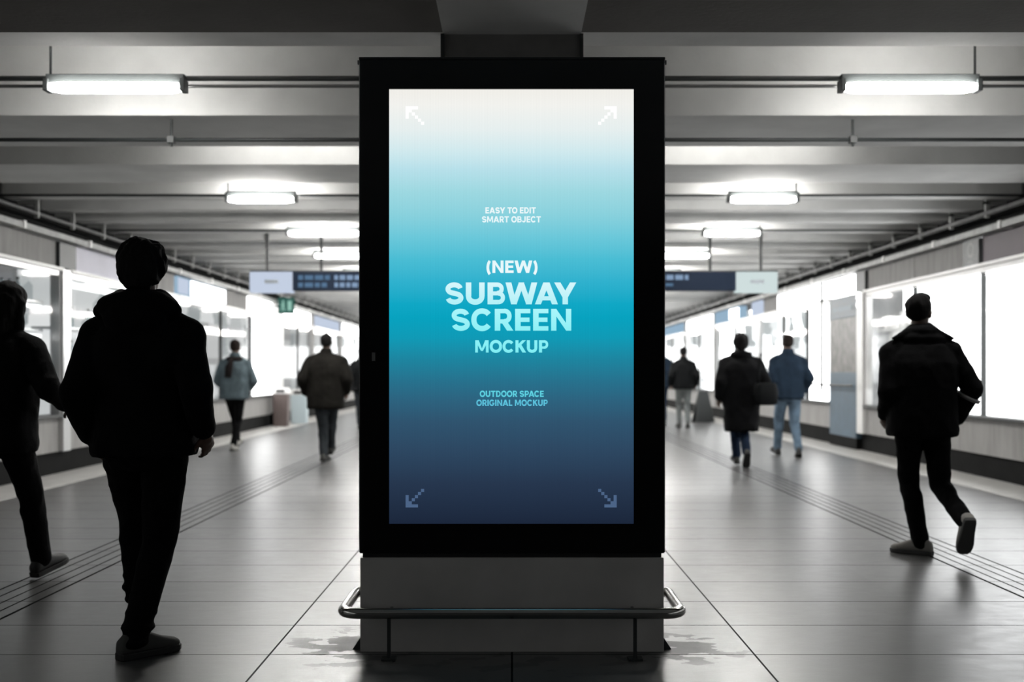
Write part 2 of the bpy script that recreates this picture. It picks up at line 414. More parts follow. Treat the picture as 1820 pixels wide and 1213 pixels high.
# pipes and trays along both walls
for s in (-1, 1):
    sd = 'over the dim shop window' if s < 0 else 'over the bright white window'
    t = empty('service_pipe', (s * 5.2, 0, 2.955), 0, 'upper service pipe on brackets ' + sd, 'pipe', 'upper wall service pipes')
    MB().tube([(0, YN, 0), (0, YE, 0)], .028 if s > 0 else .02, 10).build('pipe', M['conduit'], t, True)
    yy = 9.3
    while yy < 40:
        MB().box(-.02, .02, yy, yy + .04, -.05, .17).box(-.02, .20 * s, yy, yy + .04, .10, .13).build('bracket', M['palepipe'], t)
        yy += 1.0
    t = empty('cable_tray', (s * 5.32, 0, 2.80), 0, 'lower pale cable tray with clips ' + sd, 'cable tray', 'lower wall cable trays')
    MB().box(-.06, .06, YN, YE, -.02, .0).box(-.065, -.055, YN, YE, -.03, .035).box(.055, .065, YN, YE, -.03, .035).build('tray', M['palepipe'], t)
    MB().tube([(-.02, YN, .035), (-.02, YE, .035)], .025, 8).build('cable', M['conduit'], t, True)
    yy = 10.2
    while yy < 40:
        MB().box(-.075, .075, yy, yy + .06, -.035, .05).build('clip', M['whitealu'], t)
        yy += 1.9
    o = MB().box(s * 5.415, s * 5.455, YN, YE, 2.90, 3.08).build('service_duct', M['kick'])
    tag(o, 'black service duct on the wall behind the upper pipe ' + sd, 'duct', 'black wall ducts')

# ------------------------------------------------------------------ shop fronts
def shopfront(s, d0, d1, label, interior, mull=(), group=None, frame='alu', depth=.55):
    t = empty('shopfront', (s * XW, d0, 0), 0, label, 'shop window', group)
    L = d1 - d0
    def bx(a0, a1, y0, y1, z0, z1, mb=None):
        return (mb or MB()).box(s * (a0 - XW), s * (a1 - XW), y0, y1, z0, z1)
    bx(XW, 5.5, 0, L, .27, .68).build('base_panel', M['concrete'], t)
    bx(5.33, 5.5, 0, L, .68, .715).build('sill', M['darkmetal'], t, bevel=.004)
    bx(XW + depth, XW + depth + .05, 0, L, .5, 2.75).build('display_wall', M[interior], t)
    mb = bx(5.37, 5.46, 0, L, 2.36, 2.42); bx(5.37, 5.46, 0, .05, .715, 2.36, mb); bx(5.37, 5.46, L - .05, L, .715, 2.36, mb)
    mb.build('window_frame', M[frame], t)
    bx(5.33, 5.40, 0, L, 2.42, 2.455).build('header_rail', M['whitealu'], t)
    for m in mull:
        bx(5.385, 5.445, m - d0 - .011, m - d0 + .011, .715, 2.36).build('mullion', M['darkmetal'], t)
    bx(5.41, 5.42, .05, L - .05, .715, 2.36).build('glass_pane', M['glass'], t)
    return t
def fascia(s, d0, d1, label, mat, group=None, name='fascia_board', z0=2.46, z1=2.80, out=5.40):
    t = MB().box(s * out, s * 5.5, d0 + .012, d1 - .012, z0, z1).build(name, M[mat], None, bevel=.006)
    return tag(t, label, 'fascia board', group)
def shelf_run(s, d0, d1, zs, label, mat, goods, lab_goods, grp, gmat, dens=.21):
    for k, z in enumerate(zs):
        o = MB().box(s * 5.50, s * 5.90, d0, d1, z, z + .025).build('display_shelf', M[mat])
        tag(o, label % ('lowest', 'second', 'third', 'topmost')[min(3, k)], 'shelf', grp + ' shelves')
        yy = d0 + .1
        while yy < d1 - .1:
            o = proto_goods[goods].copy(); COL.objects.link(o)
            o.location = (s * random.uniform(5.56, 5.72), yy, z + .0255); o.scale = (1, 1, random.uniform(.7, 1.15))
            for ch in proto_goods[goods].children:
                c = ch.copy(); COL.objects.link(c); c.parent = o
            tag(o, lab_goods % ('lowest', 'second', 'third', 'topmost')[min(3, k)], 'bottle' if goods == 'bottle' else 'package', grp + ' goods on the %s shelf' % ('lowest', 'second', 'third', 'topmost')[min(3, k)])
            if gmat: pass
            yy += dens * random.uniform(.8, 1.3)
proto_goods = {}
def lathe(mb, prof, seg=14):
    mb.loft([[(r * math.cos(2 * PI * k / seg), r * math.sin(2 * PI * k / seg), z) for k in range(seg)] for r, z in prof]); return mb
bt = lathe(MB(), [(.035, 0), (.037, .02), (.037, .15), (.03, .19), (.014, .215), (.014, .24)]).mesh('bottle', True)
bt.materials.append(M['palebox'])
proto_goods['bottle'] = bpy.data.objects.new('bottle', bt)
cp = lathe(MB(), [(.017, .238), (.017, .262), (.012, .265)], 10).mesh('bottle_cap'); cp.materials.append(M['darkmetal'])
c = bpy.data.objects.new('bottle_cap', cp); c.parent = proto_goods['bottle']
pk = MB().box(-.07, .07, -.06, .06, 0, .22).mesh('carton', False, .008); pk.materials.append(M['whitealu'])
proto_goods['carton'] = bpy.data.objects.new('carton', pk)
fl = MB().box(-.05, .05, -.062, .062, .205, .235).mesh('carton_flap', False, .004); fl.materials.append(M['whitealu'])
c = bpy.data.objects.new('carton_flap', fl); c.parent = proto_goods['carton']

# left side
shopfront(-1, -6.5, 4.5, 'shop window with added glow behind the viewer on the dim window side', 'shopnear', (-2.8, .9), None)
shopfront(-1, 4.55, 13.4, 'dim shop window at the edge behind the blurred dark walker', 'shopdim', (8.9,), None)
shelf_run(-1, 9.2, 13.2, (.95, 1.32, 1.69, 2.02), '%s shelf in the dim shop window at the picture edge', 'alu', 'bottle', 'pale bottle standing on the %s shelf in the dim window', 'dim window', None)
for z in (1.62, 1.96):
    o = MB().box(-5.54, -5.52, 9.2, 13.2, z, z + .035).build('shelf_light', M['tubewhite'])
    tag(o, 'glowing strip light under the %s shelf in the dim shop window' % ('upper' if z > 1.8 else 'middle'), 'strip light')
fascia(-1, -6.5, 4.5, 'grey concrete fascia beside the viewer', 'concrete')
fascia(-1, 4.52, 13.33, 'grey concrete fascia over the dim shop window', 'concrete')
o = MB().box(-5.36, -5.5, 13.34, 13.84, 2.46, 2.76).build('fascia_post', M['darkmetal']); tag(o, 'black post block between concrete fascia and lavender panel', 'post')
o = MB().box(-5.34, -5.5, 13.40, 13.62, .27, 2.44).build('frame_post', M['alu']); tag(o, 'wide aluminium post between the two windows behind the hooded man', 'post')
shopfront(-1, 13.65, 18.0, 'shop window with a white tube light behind the hooded man', 'shopgoods', (), None)
o = MB().box(-5.50, -5.54, 13.75, 17.4, 2.27, 2.34).build('strip_light', M['tubewhite']); tag(o, 'white tube light along the top of the window behind the hooded man', 'strip light')
shelf_run(-1, 13.8, 17.8, (.95, 1.35, 1.75), '%s shelf in the window with the white tube light', 'alu', 'bottle', 'bottle on the %s shelf in the window with the white tube light', 'tube light window', None, .3)
fascia(-1, 13.86, 16.6, 'pale lavender fascia panel beside the hooded man head', 'pale_panel')
fascia(-1, 16.6, 18.0, 'grey fascia panel between lavender panel and white lit sign', 'concrete')
t = empty('sign_box', (-5.38, 18.06, 2.46), 0, 'white lit fascia sign with a narrow end window behind the hooded man', 'sign')
MB().box(-.1, 0, 0, 3.1, 0, .30).build('case', M['signblue'], t)
MB().box(0, .012, .78, 3.04, .03, .28).build('lit_face', M['signwhite'], t)
MB().box(0, .012, .06, .62, .03, .28).build('end_face', M['signpale'], t)
fascia(-1, 21.2, 22.95, 'grey fascia board behind the end of the sign with text columns', 'concrete')
shopfront(-1, 18.05, 25.28, 'shop window with grey posters behind the woman in grey teal', 'shopgoods', (20.9, 23.2), None)
t = empty('poster_board', (-5.50, 18.9, 1.0), 0, 'grey green poster board in the window beside the woman in grey teal', 'poster')
MB().box(0, -.02, 0, 2.2, .35, 1.1).build('poster_sheet', M['shopgrey'], t)
o = MB().box(-5.34, -5.365, 23.25, 25.25, .718, 2.40).build('light_panel', M['signwhite']); tag(o, 'tall blank white light panel beside the woman in grey teal', 'light panel')
t = empty('pilaster', (-5.5, 25.3, 0), 0, 'narrow pale pilaster beside the brown waste bin', 'pillar')
MB().box(0, .18, 0, .9, .0, 2.76).build('shaft', M['whitealu'], t, bevel=.01)
MB().box(0, .2, -.02, .92, 0, .3).build('foot', M['kick'], t)
o = MB().box(-5.37, -5.5, 23.0, 25.2, 2.46, 2.76).build('sign_box', M['signwhite']); tag(o, 'small white lit sign next to the green exit sign', 'sign')
# exit sign
t = empty('exit_sign', at(508, 558, 25.2), 0, 'green projecting exit sign on the pilaster', 'sign')
MB().box(-.18, .18, 0, .08, 0, .36).build('case', M['green'], t, bevel=.01)
sy = MB()
sy.ball((-.06, -.003, .27), (.028, .004, .028)); sy.box(-.085, -.04, -.006, 0, .13, .235); sy.box(-.115, -.02, -.006, 0, .19, .215); sy.box(-.105, -.08, -.006, 0, .06, .14); sy.box(-.05, -.02, -.006, 0, .06, .14)
sy.box(.04, .13, -.006, 0, .07, .29)
sy.build('exit_symbol', M['mint'], t)
MB().box(-.25, -.18, .03, .05, .15, .20).build('arm', M['darkmetal'], t)
# bins
def bin_(loc, mat, label, w, h):
    t = empty('waste_bin', loc, 0, label, 'bin')
    MB().prism([(-w * .45, 0), (w * .45, 0), (w / 2, h * .84), (-w / 2, h * .84)], -w * .4, w * .4).build('bin_body', M[mat], t, bevel=.012)
    MB().prism([(-w * .54, h * .84), (w * .54, h * .84), (w * .46, h), (-w * .46, h)], -w * .45, w * .45).build('bin_lid', M['whitealu'], t, bevel=.015)
    MB().box(-w * .28, w * .28, -w * .46, -w * .41, h * .87, h * .95).build('bin_mouth', M['recess'], t)
bin_((-5.12, 25.0, 0.006), 'brown', 'brown waste bin with pale lid standing by the wall', .34, .86)
bin_((-4.98, 26.4, 0.006), 'palebox', 'pale blue recycling bin next to the brown bin', .38, .80)

# right side
shopfront(1, -6.5, 4.5, 'shop window with added glow behind the viewer on the bright window side', 'shopnear', (-2.8, .9), None)
shopfront(1, 4.55, 11.05, 'shop window with added glow just outside the view before the bright one', 'shopnear', (6.8,), None, 'whitealu')
shopfront(1, 11.1, 17.1, 'bright white shop window behind the man with the raised collar', 'shopwhite', (12.92, 15.1), None, 'whitealu')
shelf_run(1, 15.2, 16.95, (.92, 1.22, 1.52, 1.82), '%s shelf in the bright white window by the white post', 'whitealu', 'carton', 'white carton on the %s shelf in the bright white window', 'bright window', None, .24)
fascia(1, -6.5, 4.5, 'plum fascia beside the viewer', 'plum_panel')
fascia(1, 4.52, 12.92, 'plum fascia panel over the bright white window', 'plum_panel')
t = empty('number_sign', (5.37, 12.95, 2.46), 0, 'small grey square sign with pale ring between plum and grey fascia', 'sign')
MB().box(0, .12, 0, .46, 0, .30).build('plate', M['darkmetal'], t)
rg = MB()
for k in range(20):
    a0, a1 = 2 * PI * k / 20, 2 * PI * (k + 1) / 20
    rg.poly([(-.002, .23 + r * math.cos(a), .185 + r * math.sin(a)) for r, a in ((.06, a0), (.09, a0), (.09, a1), (.06, a1))])
rg.box(-.004, -.001, .16, .30, .04, .06)
rg.build('ring_mark', M['palepipe'], t)
fascia(1, 13.43, 15.1, 'grey concrete fascia panel next to the square sign', 'concrete')
fascia(1, 15.1, 17.08, 'grey concrete fascia panel next to the black post block', 'concrete')
o = MB().box(5.36, 5.5, 17.1, 17.56, 2.46, 2.76).build('fascia_post', M['darkmetal']); tag(o, 'black post block above the white window post', 'post')
t = empty('window_post', (5.33, 17.12, .27), 0, 'white post with two round lamps beside the blue pillar', 'post')
MB().box(0, .15, 0, .30, 0, 2.16).build('shaft', M['whitealu'], t, bevel=.008)
for z in (1.98, 2.09):
    MB().ball((-.01, .15, z), (.03, .05, .05)).build('round_lamp', M['signwhite'], t, True)
t = empty('pillar', (5.34, 17.46, 0), 0, 'blue painted pillar with faded poster beside the bright window', 'pillar')
MB().box(0, .2, 0, 1.46, .0, .18).build('plinth', M['kick'], t)
MB().box(0, .2, 0, 1.46, .18, 1.21).build('blue_panel', M['bluepaint'], t, bevel=.006)
MB().box(.01, .2, .0, 1.46, 1.21, 2.08).build('poster_sheet', M['poster'], t)
MB().box(0, .2, 0, 1.46, 2.08, 2.43).build('top_band', M['bluedeep'], t, bevel=.006)
MB().box(-.006, 0, .2, 1.26, 2.2, 2.27).build('band_lettering', M['bluepaint'], t)
o = MB().box(5.37, 5.5, 17.6, 19.25, 2.46, 2.76).build('sign_box', M['signwhite'], None, bevel=.03); tag(o, 'white lit sign box above the blue pillar', 'sign')
o = MB().box(5.35, 5.5, 19.32, 22.7, 2.46, 2.76).build('sign_box', M['signwhite'], None, bevel=.03); tag(o, 'long white lit sign over the window behind the man in the blue jacket', 'sign')
o = MB().box(5.29, 5.325, 19.26, 19.32, .9, 2.74).build('sign_divider', M['darkmetal']); tag(o, 'thin dark upright between the two white lit signs', 'post')
shopfront(1, 18.97, 24.5, 'lit shop window with goods behind the man in the blue jacket', 'shopbright', (20.6, 22.4), None)
o = MB().box(5.34, 5.365, 19.05, 20.2, .718, 2.35).build('light_panel', M['signwhite'], None); tag(o, 'blank white light panel next to the blue pillar', 'light panel')
t = empty('handrail', (5.24, 17.4, 1.0), 0, 'steel grab rail fixed across the blue pillar', 'rail')
MB().tube([(0, 0, 0), (0, 3.4, 0)], .02, 10).build('rail_tube', M['conduit'], t, True)
for yy in (.25, 1.3, 2.3, 3.2):
    MB().box(0, .095, yy - .015, yy + .015, -.015, .015).build('rail_bracket', M['conduit'], t)
fascia(1, 22.75, 24.15, 'grey fascia panel past the long white lit sign', 'concrete')
o = MB().box(5.34, 5.5, 24.2, 25.1, 2.46, 2.76).build('sign_box', M['signpale'], None, bevel=.02); tag(o, 'small pale lit sign on the grey fascia past the long white sign', 'sign')
t = empty('sign_box', (5.34, 26.3, 2.46), 0, 'bluish lit sign on the fascia above the black coat walker', 'sign')
MB().box(0, .15, 0, 3.3, 0, .30).build('case', M['signblue'], t)
MB().box(-.01, 0, .2, 1.3, .03, .27).build('lit_face', M['signwhite'], t)

# far bays, both sides
def farbays(s, d0, specs):
    d = d0
    for i, (L, inter, facm) in enumerate(specs):
        w = ('first', 'second', 'third', 'fourth', 'fifth', 'sixth')[i]
        sd = 'the green exit sign' if s < 0 else 'the bluish lit sign'
        shopfront(s, d, d + L - .3, '%s far lit shop window beyond %s' % (w, sd), inter, (d + L / 2,))
        if facm.startswith('sign'):
            o = MB().box(s * 5.36, s * 5.5, d + .1, d + L - .5, 2.46, 2.76).build('sign_box', M[facm], None, bevel=.03)
            tag(o, '%s far lit fascia sign beyond %s' % (w, sd), 'sign')
        elif facm != 'none':
            fascia(s, d + .1, d + L - .4, '%s far grey fascia beyond %s' % (w, sd), facm)
        o = MB().box(s * 5.36, s * 5.5, d + L - .3, d + L, .27, 2.76).build('pilaster', M['concrete']); tag(o, '%s far pilaster beyond %s' % (w, sd), 'pillar')
        d += L
farbays(-1, 26.3, [(4.2, 'shopgrey', 'signwhite'), (5, 'shopgoods', 'signpale'), (6, 'shopbright', 'signwhite'), (7, 'shopbright', 'concrete'), (9, 'shopwhite', 'signwhite')])
farbays(1, 24.6, [(5.4, 'shopbright', 'none'), (5, 'shopwhite', 'signwhite'), (6, 'shopbright', 'signblue'), (7, 'shopbright', 'signwhite'), (9, 'shopwhite', 'concrete')])
o = MB().box(-3.6, 3.6, 57.85, 57.95, .9, 2.5).build('light_panel', M['signwhite'], None, bevel=.03); tag(o, 'bright lit panel on the end wall of the passage', 'light panel')

# A-frame board far right
t = empty('folding_board', (4.62, 27.2, 0), .25, 'dark folding A-frame board standing by the wall past the black coat walker', 'board')
for s in (-1, 1):
    b = MB().prism([(-.24, 0), (.24, 0), (.12, .78), (-.12, .78)], -.012, .012).build('board_leaf', M['darkmetal'], t)
    b.location = (0, s * .14, 0); b.rotation_euler = (s * .18, 0, 0)
MB().box(-.13, .13, -.02, .02, .755, .79).build('hinge', M['conduit'], t)

# ------------------------------------------------------------------ hanging signs
def hang_sign(xa, xb, xw0, xw1, d, z0, z1, label, rods, white, rows):
    t = empty('hanging_sign', ((xa + xb) / 2, d, z0), 0, label, 'sign'); cx = (xa + xb) / 2
    n0, n1 = (xw1, xb) if xw0 <= xa + .01 else (xa, xw0)
    MB().box(n0 - cx, n1 - cx, -.08, .08, 0, z1 - z0).build('navy_panel', M['navy'], t)
    MB().box(xw0 - cx, xw1 - cx, -.085, .085, -.03, z1 - z0).build('pale_panel', M[white], t, bevel=.01)
    MB().box((xw0 + xw1) / 2 - cx - .09, (xw0 + xw1) / 2 - cx + .1, -.092, -.085, .10, .15).build('print_mark', M['faint'], t)
    for (r0, r1, q0, q1, mt) in rows:
        m = MB(); x = r0
        while x < r1 - .02:
            w = random.uniform(.05, .12); m.box(x - cx, min(x + w, r1) - cx, -.086, -.08, q0, q1); x += w + .025
        m.build('lettering', M[mt], t)
    for rx in rods:
        MB().tube([(rx - cx, 0, z1 - z0), (rx - cx, 0, 3.65 - z0)], .02, 8).build('hanger_rod', M['darkmetal'], t)
    MB().box(xa - cx, xb - cx, -.09, .09, z1 - z0, z1 - z0 + .02).build('top_rail', M['darkmetal'], t)
D = 16.0; k = D / FPX
X = lambda px: (px - CXP) * k
hang_sign(X(446), X(735), X(446), X(522), D, 2.37, 2.635, 'hanging sign with navy text columns and pale end panel over the brown jacket man',
          [X(475), X(571), X(700)], 'signpale', [(X(532), X(588), .15, .215, 'navytext'), (X(532), X(588), .045, .11, 'navytext'), (X(596), X(660), .15, .215, 'navytext2'), (X(596), X(660), .045, .11, 'navytext2')])
hang_sign(X(1085), X(1380), X(1306), X(1380), D, 2.37, 2.635, 'hanging navy sign with pale square end panel over the black coat walker',
          [X(1352), X(1262), X(1120)], 'signpale2', [(X(1100), X(1222), .15, .22, 'navytext2'), (X(1100), X(1196), .06, .10, 'navytext')])

# ------------------------------------------------------------------ lettering for the screen
W_ = .205
class G:
    def __init__(s): s.p = []
    def bar(s, x0, y0, x1, y1): s.p.append([(x0, y0), (x1, y0), (x1, y1), (x0, y1)]); return s
    def quad(s, *pts): s.p.append(list(pts)); return s
    def stroke(s, pts, w=W_):
        n = len(pts); lr = []
        for i, (x, y) in enumerate(pts):
            x0, y0 = pts[max(0, i - 1)]; x1, y1 = pts[min(n - 1, i + 1)]
            dx, dy = x1 - x0, y1 - y0; l = math.hypot(dx, dy) or 1
            nx, ny = -dy / l * w / 2, dx / l * w / 2
            lr.append(((x + nx, y + ny), (x - nx, y - ny)))
        for a, b in zip(lr, lr[1:]): s.p.append([a[0], b[0], b[1], a[1]])
        return s
def arc(cx, cy, rx, ry, a0, a1, n=16, e=2.0):
    out = []
    for i in range(n + 1):
        a = math.radians(a0 + (a1 - a0) * i / n); c, s_ = math.cos(a), math.sin(a)
        out.append((cx + rx * math.copysign(abs(c) ** (2 / e), c), cy + ry * math.copysign(abs(s_) ** (2 / e), s_)))
    return out
h = W_ / 2
GL = {}
V, T_ = .262, .205                      # stem and bar thickness, in cap heights
GL['A'] = (1.10, G().quad((0, 0), (.285, 0), (.70, 1), (.40, 1)).quad((1.10, 0), (.815, 0), (.40, 1), (.70, 1)).bar(.26, .18, .84, .365))
GL['B'] = (.93, G().bar(.06, 0, .06 + V, 1).bar(.2, 1 - T_, .52, 1).bar(.2, .41, .54, .59).bar(.2, 0, .56, T_)
           .stroke(arc(.50, .705, .235, .195, 88, -88, e=2.2), .20).stroke(arc(.55, .30, .245, .20, 88, -88, e=2.2), .20))
GL['C'] = (1.04, G().stroke(arc(.52, .5, .385, .40, 36, 324, 34, 2.15), .245))
GL['D'] = (1.0, G().bar(.06, 0, .06 + V, 1).bar(.2, 1 - T_, .46, 1).bar(.2, 0, .46, T_).stroke(arc(.43, .5, .40, .395, 90, -90, 24, 2.2), .22))
GL['E'] = (.83, G().bar(.06, 0, .06 + V, 1).bar(.2, 1 - T_, .78, 1).bar(.2, .4, .74, .6).bar(.2, 0, .78, T_))
GL['G'] = (1.06, G().stroke(arc(.52, .5, .385, .40, 36, 350, 36, 2.15), .245).bar(.55, .36, 1.02, .54).bar(.82, .34, 1.02, .45))
GL['I'] = (.38, G().bar(.06, 0, .06 + V, 1))
GL['J'] = (.82, G().bar(.48, .3, .48 + V, 1).stroke(arc(.365, .31, .245, .205, 0, -172, 18), .235))
GL['K'] = (.98, G().bar(.06, 0, .06 + V, 1).quad((.2, .28), (.2, .58), (.64, 1), (.96, 1)).quad((.36, .46), (.56, .64), (.98, 0), (.66, 0)))
GL['L'] = (.78, G().bar(.06, 0, .06 + V, 1).bar(.2, 0, .75, T_))
GL['M'] = (1.27, G().bar(.06, 0, .29, 1).bar(.98, 0, 1.21, 1).quad((.06, 1), (.36, 1), (.72, .13), (.55, .13)).quad((1.21, 1), (.91, 1), (.55, .13), (.72, .13)))
GL['N'] = (1.07, G().bar(.06, 0, .31, 1).bar(.76, 0, 1.01, 1).quad((.06, 1), (.30, 1), (1.01, 0), (.77, 0)))
GL['O'] = (1.09, G().stroke(arc(.545, .5, .405, .40, 0, 360, 44, 2.15), .25))
GL['P'] = (.90, G().bar(.06, 0, .06 + V, 1).bar(.2, 1 - T_, .52, 1).bar(.2, .31, .52, .50).stroke(arc(.50, .653, .25, .247, 90, -90, e=2.2), .21))
GL['R'] = (.94, G().bar(.06, 0, .06 + V, 1).bar(.2, 1 - T_, .52, 1).bar(.2, .33, .52, .52).stroke(arc(.50, .665, .25, .238, 90, -90, e=2.2), .21).quad((.34, .44), (.63, .44), (.94, 0), (.64, 0)))
GL['S'] = (.93, G().stroke(arc(.45, .70, .30, .19, 10, 180, 18) + arc(.45, .70, .30, .19, 190, 235, 4) + arc(.47, .295, .31, .19, 62, -15, 10) + arc(.47, .295, .31, .19, -25, -170, 16), .23))
GL['T'] = (.93, G().bar(.03, 1 - T_, .90, 1).bar(.334, 0, .596, .9))
GL['U'] = (1.02, G().bar(.06, .36, .06 + V, 1).bar(.96 - V, .36, .96, 1).stroke(arc(.51, .37, .319, .265, 180, 360, 24, 2.1), .25))
GL['W'] = (1.52, G().quad((.0, 1), (.28, 1), (.545, 0), (.27, 0)).quad((.27, 0), (.53, 0), (.90, 1), (.64, 1)).quad((.62, 1), (.88, 1), (1.25, 0), (.99, 0)).quad((.975, 0), (1.25, 0), (1.52, 1), (1.24, 1)))
GL['Y'] = (1.06, G().bar(.40, 0, .66, .45).quad((0, 1), (.30, 1), (.66, .42), (.40, .32)).quad((1.06, 1), (.76, 1), (.40, .42), (.66, .32)))
GL['('] = (.50, G().stroke(arc(.64, .43, .45, .68, 128, 232, 16), .23))
GL[')'] = (.50, G().stroke(arc(-.14, .43, .45, .68, 52, -52, 16), .23))
GL[' '] = (.36, G())
def text_mesh(txt, x0, x1, z0, z1, y, gap=.02):
    adv = [GL[c][0] + gap for c in txt]
    xs, x = [], 0
    kern = {'WA': -.13, 'AY': -.20, 'KU': -.02, 'SY': -.05, 'TO': -.06, 'AC': -.05, 'PA': -.10, 'BW': -.03}
    for q, (c, a) in enumerate(zip(txt, adv)): xs.append(x); x += a + kern.get(txt[q:q + 2], 0)
    pts = [(xs[i] + px, py) for i, c in enumerate(txt) for poly in GL[c][1].p for px, py in poly]
    lo = min(p[0] for p in pts); hi = max(p[0] for p in pts)
    sx = (x1 - x0) / (hi - lo); sz = z1 - z0
    mb = MB()
    for i, c in enumerate(txt):
        for poly in GL[c][1].p:
            q = [(x0 + (xs[i] + px - lo) * sx, y, z0 + py * sz) for px, py in poly]
            mb.poly(q)
    return mb

# ------------------------------------------------------------------ the display totem
DT = 4.89; kt = DT / FPX
def zt(py): return CAMH + (HZ - py) * kt
def xt(px): return (px - 911.5) * kt
HW = .6614
tot = empty('advertising_totem', (0, DT, 0), 0, 'black floor standing advertising totem with a blue gradient lit screen', 'advertising screen')
HB, HT = zt(984), zt(104)
MB().box(-HW + .006, HW - .006, .03, .50, HB, HT).build('housing', M['black'], tot, bevel=.006)
SL, SR, ST, SB = xt(693), xt(1128), zt(158), zt(932)
bz = MB().box(-HW, SL, 0, .035, HB, HT).box(SR, HW, 0, .035, HB, HT).box(SL, SR, 0, .035, ST, HT).box(SL, SR, 0, .035, HB, SB)
bz.build('bezel', M['bezel'], tot)
for s in (-1, 1):
    MB().box(s * (HW - .002), s * (HW + .004), .004, .03, HB + .004, HT - .02).build('edge_trim', M['alu'], tot)
    MB().tube([(s * (HW + .004), .02, HT - .012), (s * (HW + .012), .02, HT - .012)], .01, 12).build('cap_screw', M['conduit'], tot)
MB().box(-HW - .004, HW + .004, -.004, .5, HT - .006, HT + .006).build('top_cap', M['black'], tot, bevel=.003)
# screen
stops_px = [(158, (241, 239, 233)), (185, (243, 243, 239)), (230, (231, 240, 240)), (270, (208, 234, 239)), (300, (184, 225, 235)),
            (340, (158, 217, 226)), (380, (138, 210, 222)), (420, (108, 201, 219)), (460, (75, 190, 213)), (500, (48, 178, 207)), (540, (16, 168, 198)), (565, (8, 163, 192)),
            (600, (16, 155, 183)), (640, (30, 133, 160)), (680, (40, 113, 141)), (715, (46, 98, 126)), (750, (48, 84, 111)), (800, (46, 72, 98)), (860, (39, 55, 78)), (932, (28, 39, 59))]
stops = [((932 - y_) / (932 - 158), rgb(*c_)) for y_, c_ in stops_px[::-1]]
stops = [(min(max(p_, 0), 1), c_) for p_, c_ in stops]
scr = MB().box(SL, SR, .012, .02, SB, ST).build('screen', emit_ramp('screen_gradient', stops, 'Z', 1.0, .05), tot)
lines = [('EASY TO EDIT', 864, 954, 379, 368, (236, 248, 250), (236, 248, 250)), ('SMART OBJECT', 858, 963, 395, 384, (232, 247, 250), (232, 247, 250)),
         ('(NEW)', 866, 957, 485, 463, (240, 250, 252), (226, 247, 251)), ('SUBWAY', 793, 1026, 541, 502, (176, 240, 247), (216, 247, 252)),
         ('SCREEN', 804, 1017, 588, 549, (140, 240, 246), (172, 246, 251)), ('MOCKUP', 846, 976, 627, 605, (128, 238, 244), (140, 242, 248)),
         ('OUTDOOR SPACE', 854, 968, 706, 695, (92, 205, 222), (96, 212, 228)), ('ORIGINAL MOCKUP', 848, 975, 722, 711, (92, 190, 218), (92, 198, 224))]
for i, (tx, a, b, yb, yt_, c0, c1) in enumerate(lines):
    mt = emit_ramp('screen_letters_%d' % i, [(0.0, rgb(*c0)), (1.0, rgb(*c1))], 'Z', 1.0)
    text_mesh(tx, xt(a), xt(b), zt(yb), zt(yt_), .0105).build('lettering', mt, scr)
M['arrowlight'] = emit('screen_arrow_white', rgb(255, 255, 255), 1.05); M['arrowdark'] = emit('screen_arrow_slate', rgb(76, 100, 134), 1.0)
c = 5.5
for (ax, ay, sx_, sy_, mt) in ((722, 188, 1, 1, 'arrowlight'), (1098, 188, -1, 1, 'arrowlight'), (722, 903, 1, -1, 'arrowdark'), (1098, 903, -1, -1, 'arrowdark')):
    mb = MB()
    cells = [(i, 0) for i in range(4)] + [(0, j) for j in range(1, 4)] + [(q, q) for q in range(1, 6)]
    for (i, j) in cells:
        x0, x1 = ax + sx_ * c * i, ax + sx_ * c * (i + 1); y0, y1 = ay + sy_ * c * j, ay + sy_ * c * (j + 1)
        mb.poly([(xt(p_), .0105, zt(q_)) for p_, q_ in ((x0, y0), (x1, y0), (x1, y1), (x0, y1))])
    mb.build('arrow_icon', M[mt], scr)
# plinth
PT = zt(992)
MB().box(-.66, .66, 0, .52, .0, PT).build('plinth', M['plinth'], tot, bevel=.004)
MB().box(-.650, .650, .012, .5, PT - .002, HB + .004).build('shadow_gap', M['recess'], tot)
for s in (-1, 1):
    a = MB().prism([(s * .655, 0), (s * .70, 0), (s * .66, .06), (s * .655, .06)], .05, .12).build('anchor_foot', M['darkmetal'], tot)
# bumper rail: one bent tube
R, r_ = .721, .0235
def corner(cx, cy, rad, a0, a1, n=8): return [(cx + rad * math.cos(math.radians(a0 + (a1 - a0) * i / n)), cy + rad * math.sin(math.radians(a0 + (a1 - a0) * i / n)), .2) for i in range(n + 1)]
yf, yb = -.145, .335
path = [(-.655, yb, .2)] + corner(-R + .06, yb - .06, .06, 90, 180) + corner(-R + .075, yf + .075, .075, 180, 270) + corner(R - .075, yf + .075, .075, 270, 360) + corner(R - .06, yb - .06, .06, 0, 90) + [(.655, yb, .2)]
MB().tube(path, r_, 18).build('bumper_rail', M['chrome'], tot, True)
for s in (-1, 1):
    MB().box(s * .5215 - .007, s * .5215 + .007, yf + .015, yf + .035, 0.006, .19).box(s * .5215 - .006, s * .5215 + .006, yf + .02, 0, .186, .198).build('rail_post', M['darkmetal'], tot)
    MB().box(s * .5215 - .03, s * .5215 + .03, yf - .005, yf + .055, 0, .008).build('post_foot', M['darkmetal'], tot)
MB().box(xt(662.5), xt(668.5), -.0025, .001, zt(642), zt(627)).build('bezel_plate', M['conduit'], tot)  # small grey plate on the left bezel

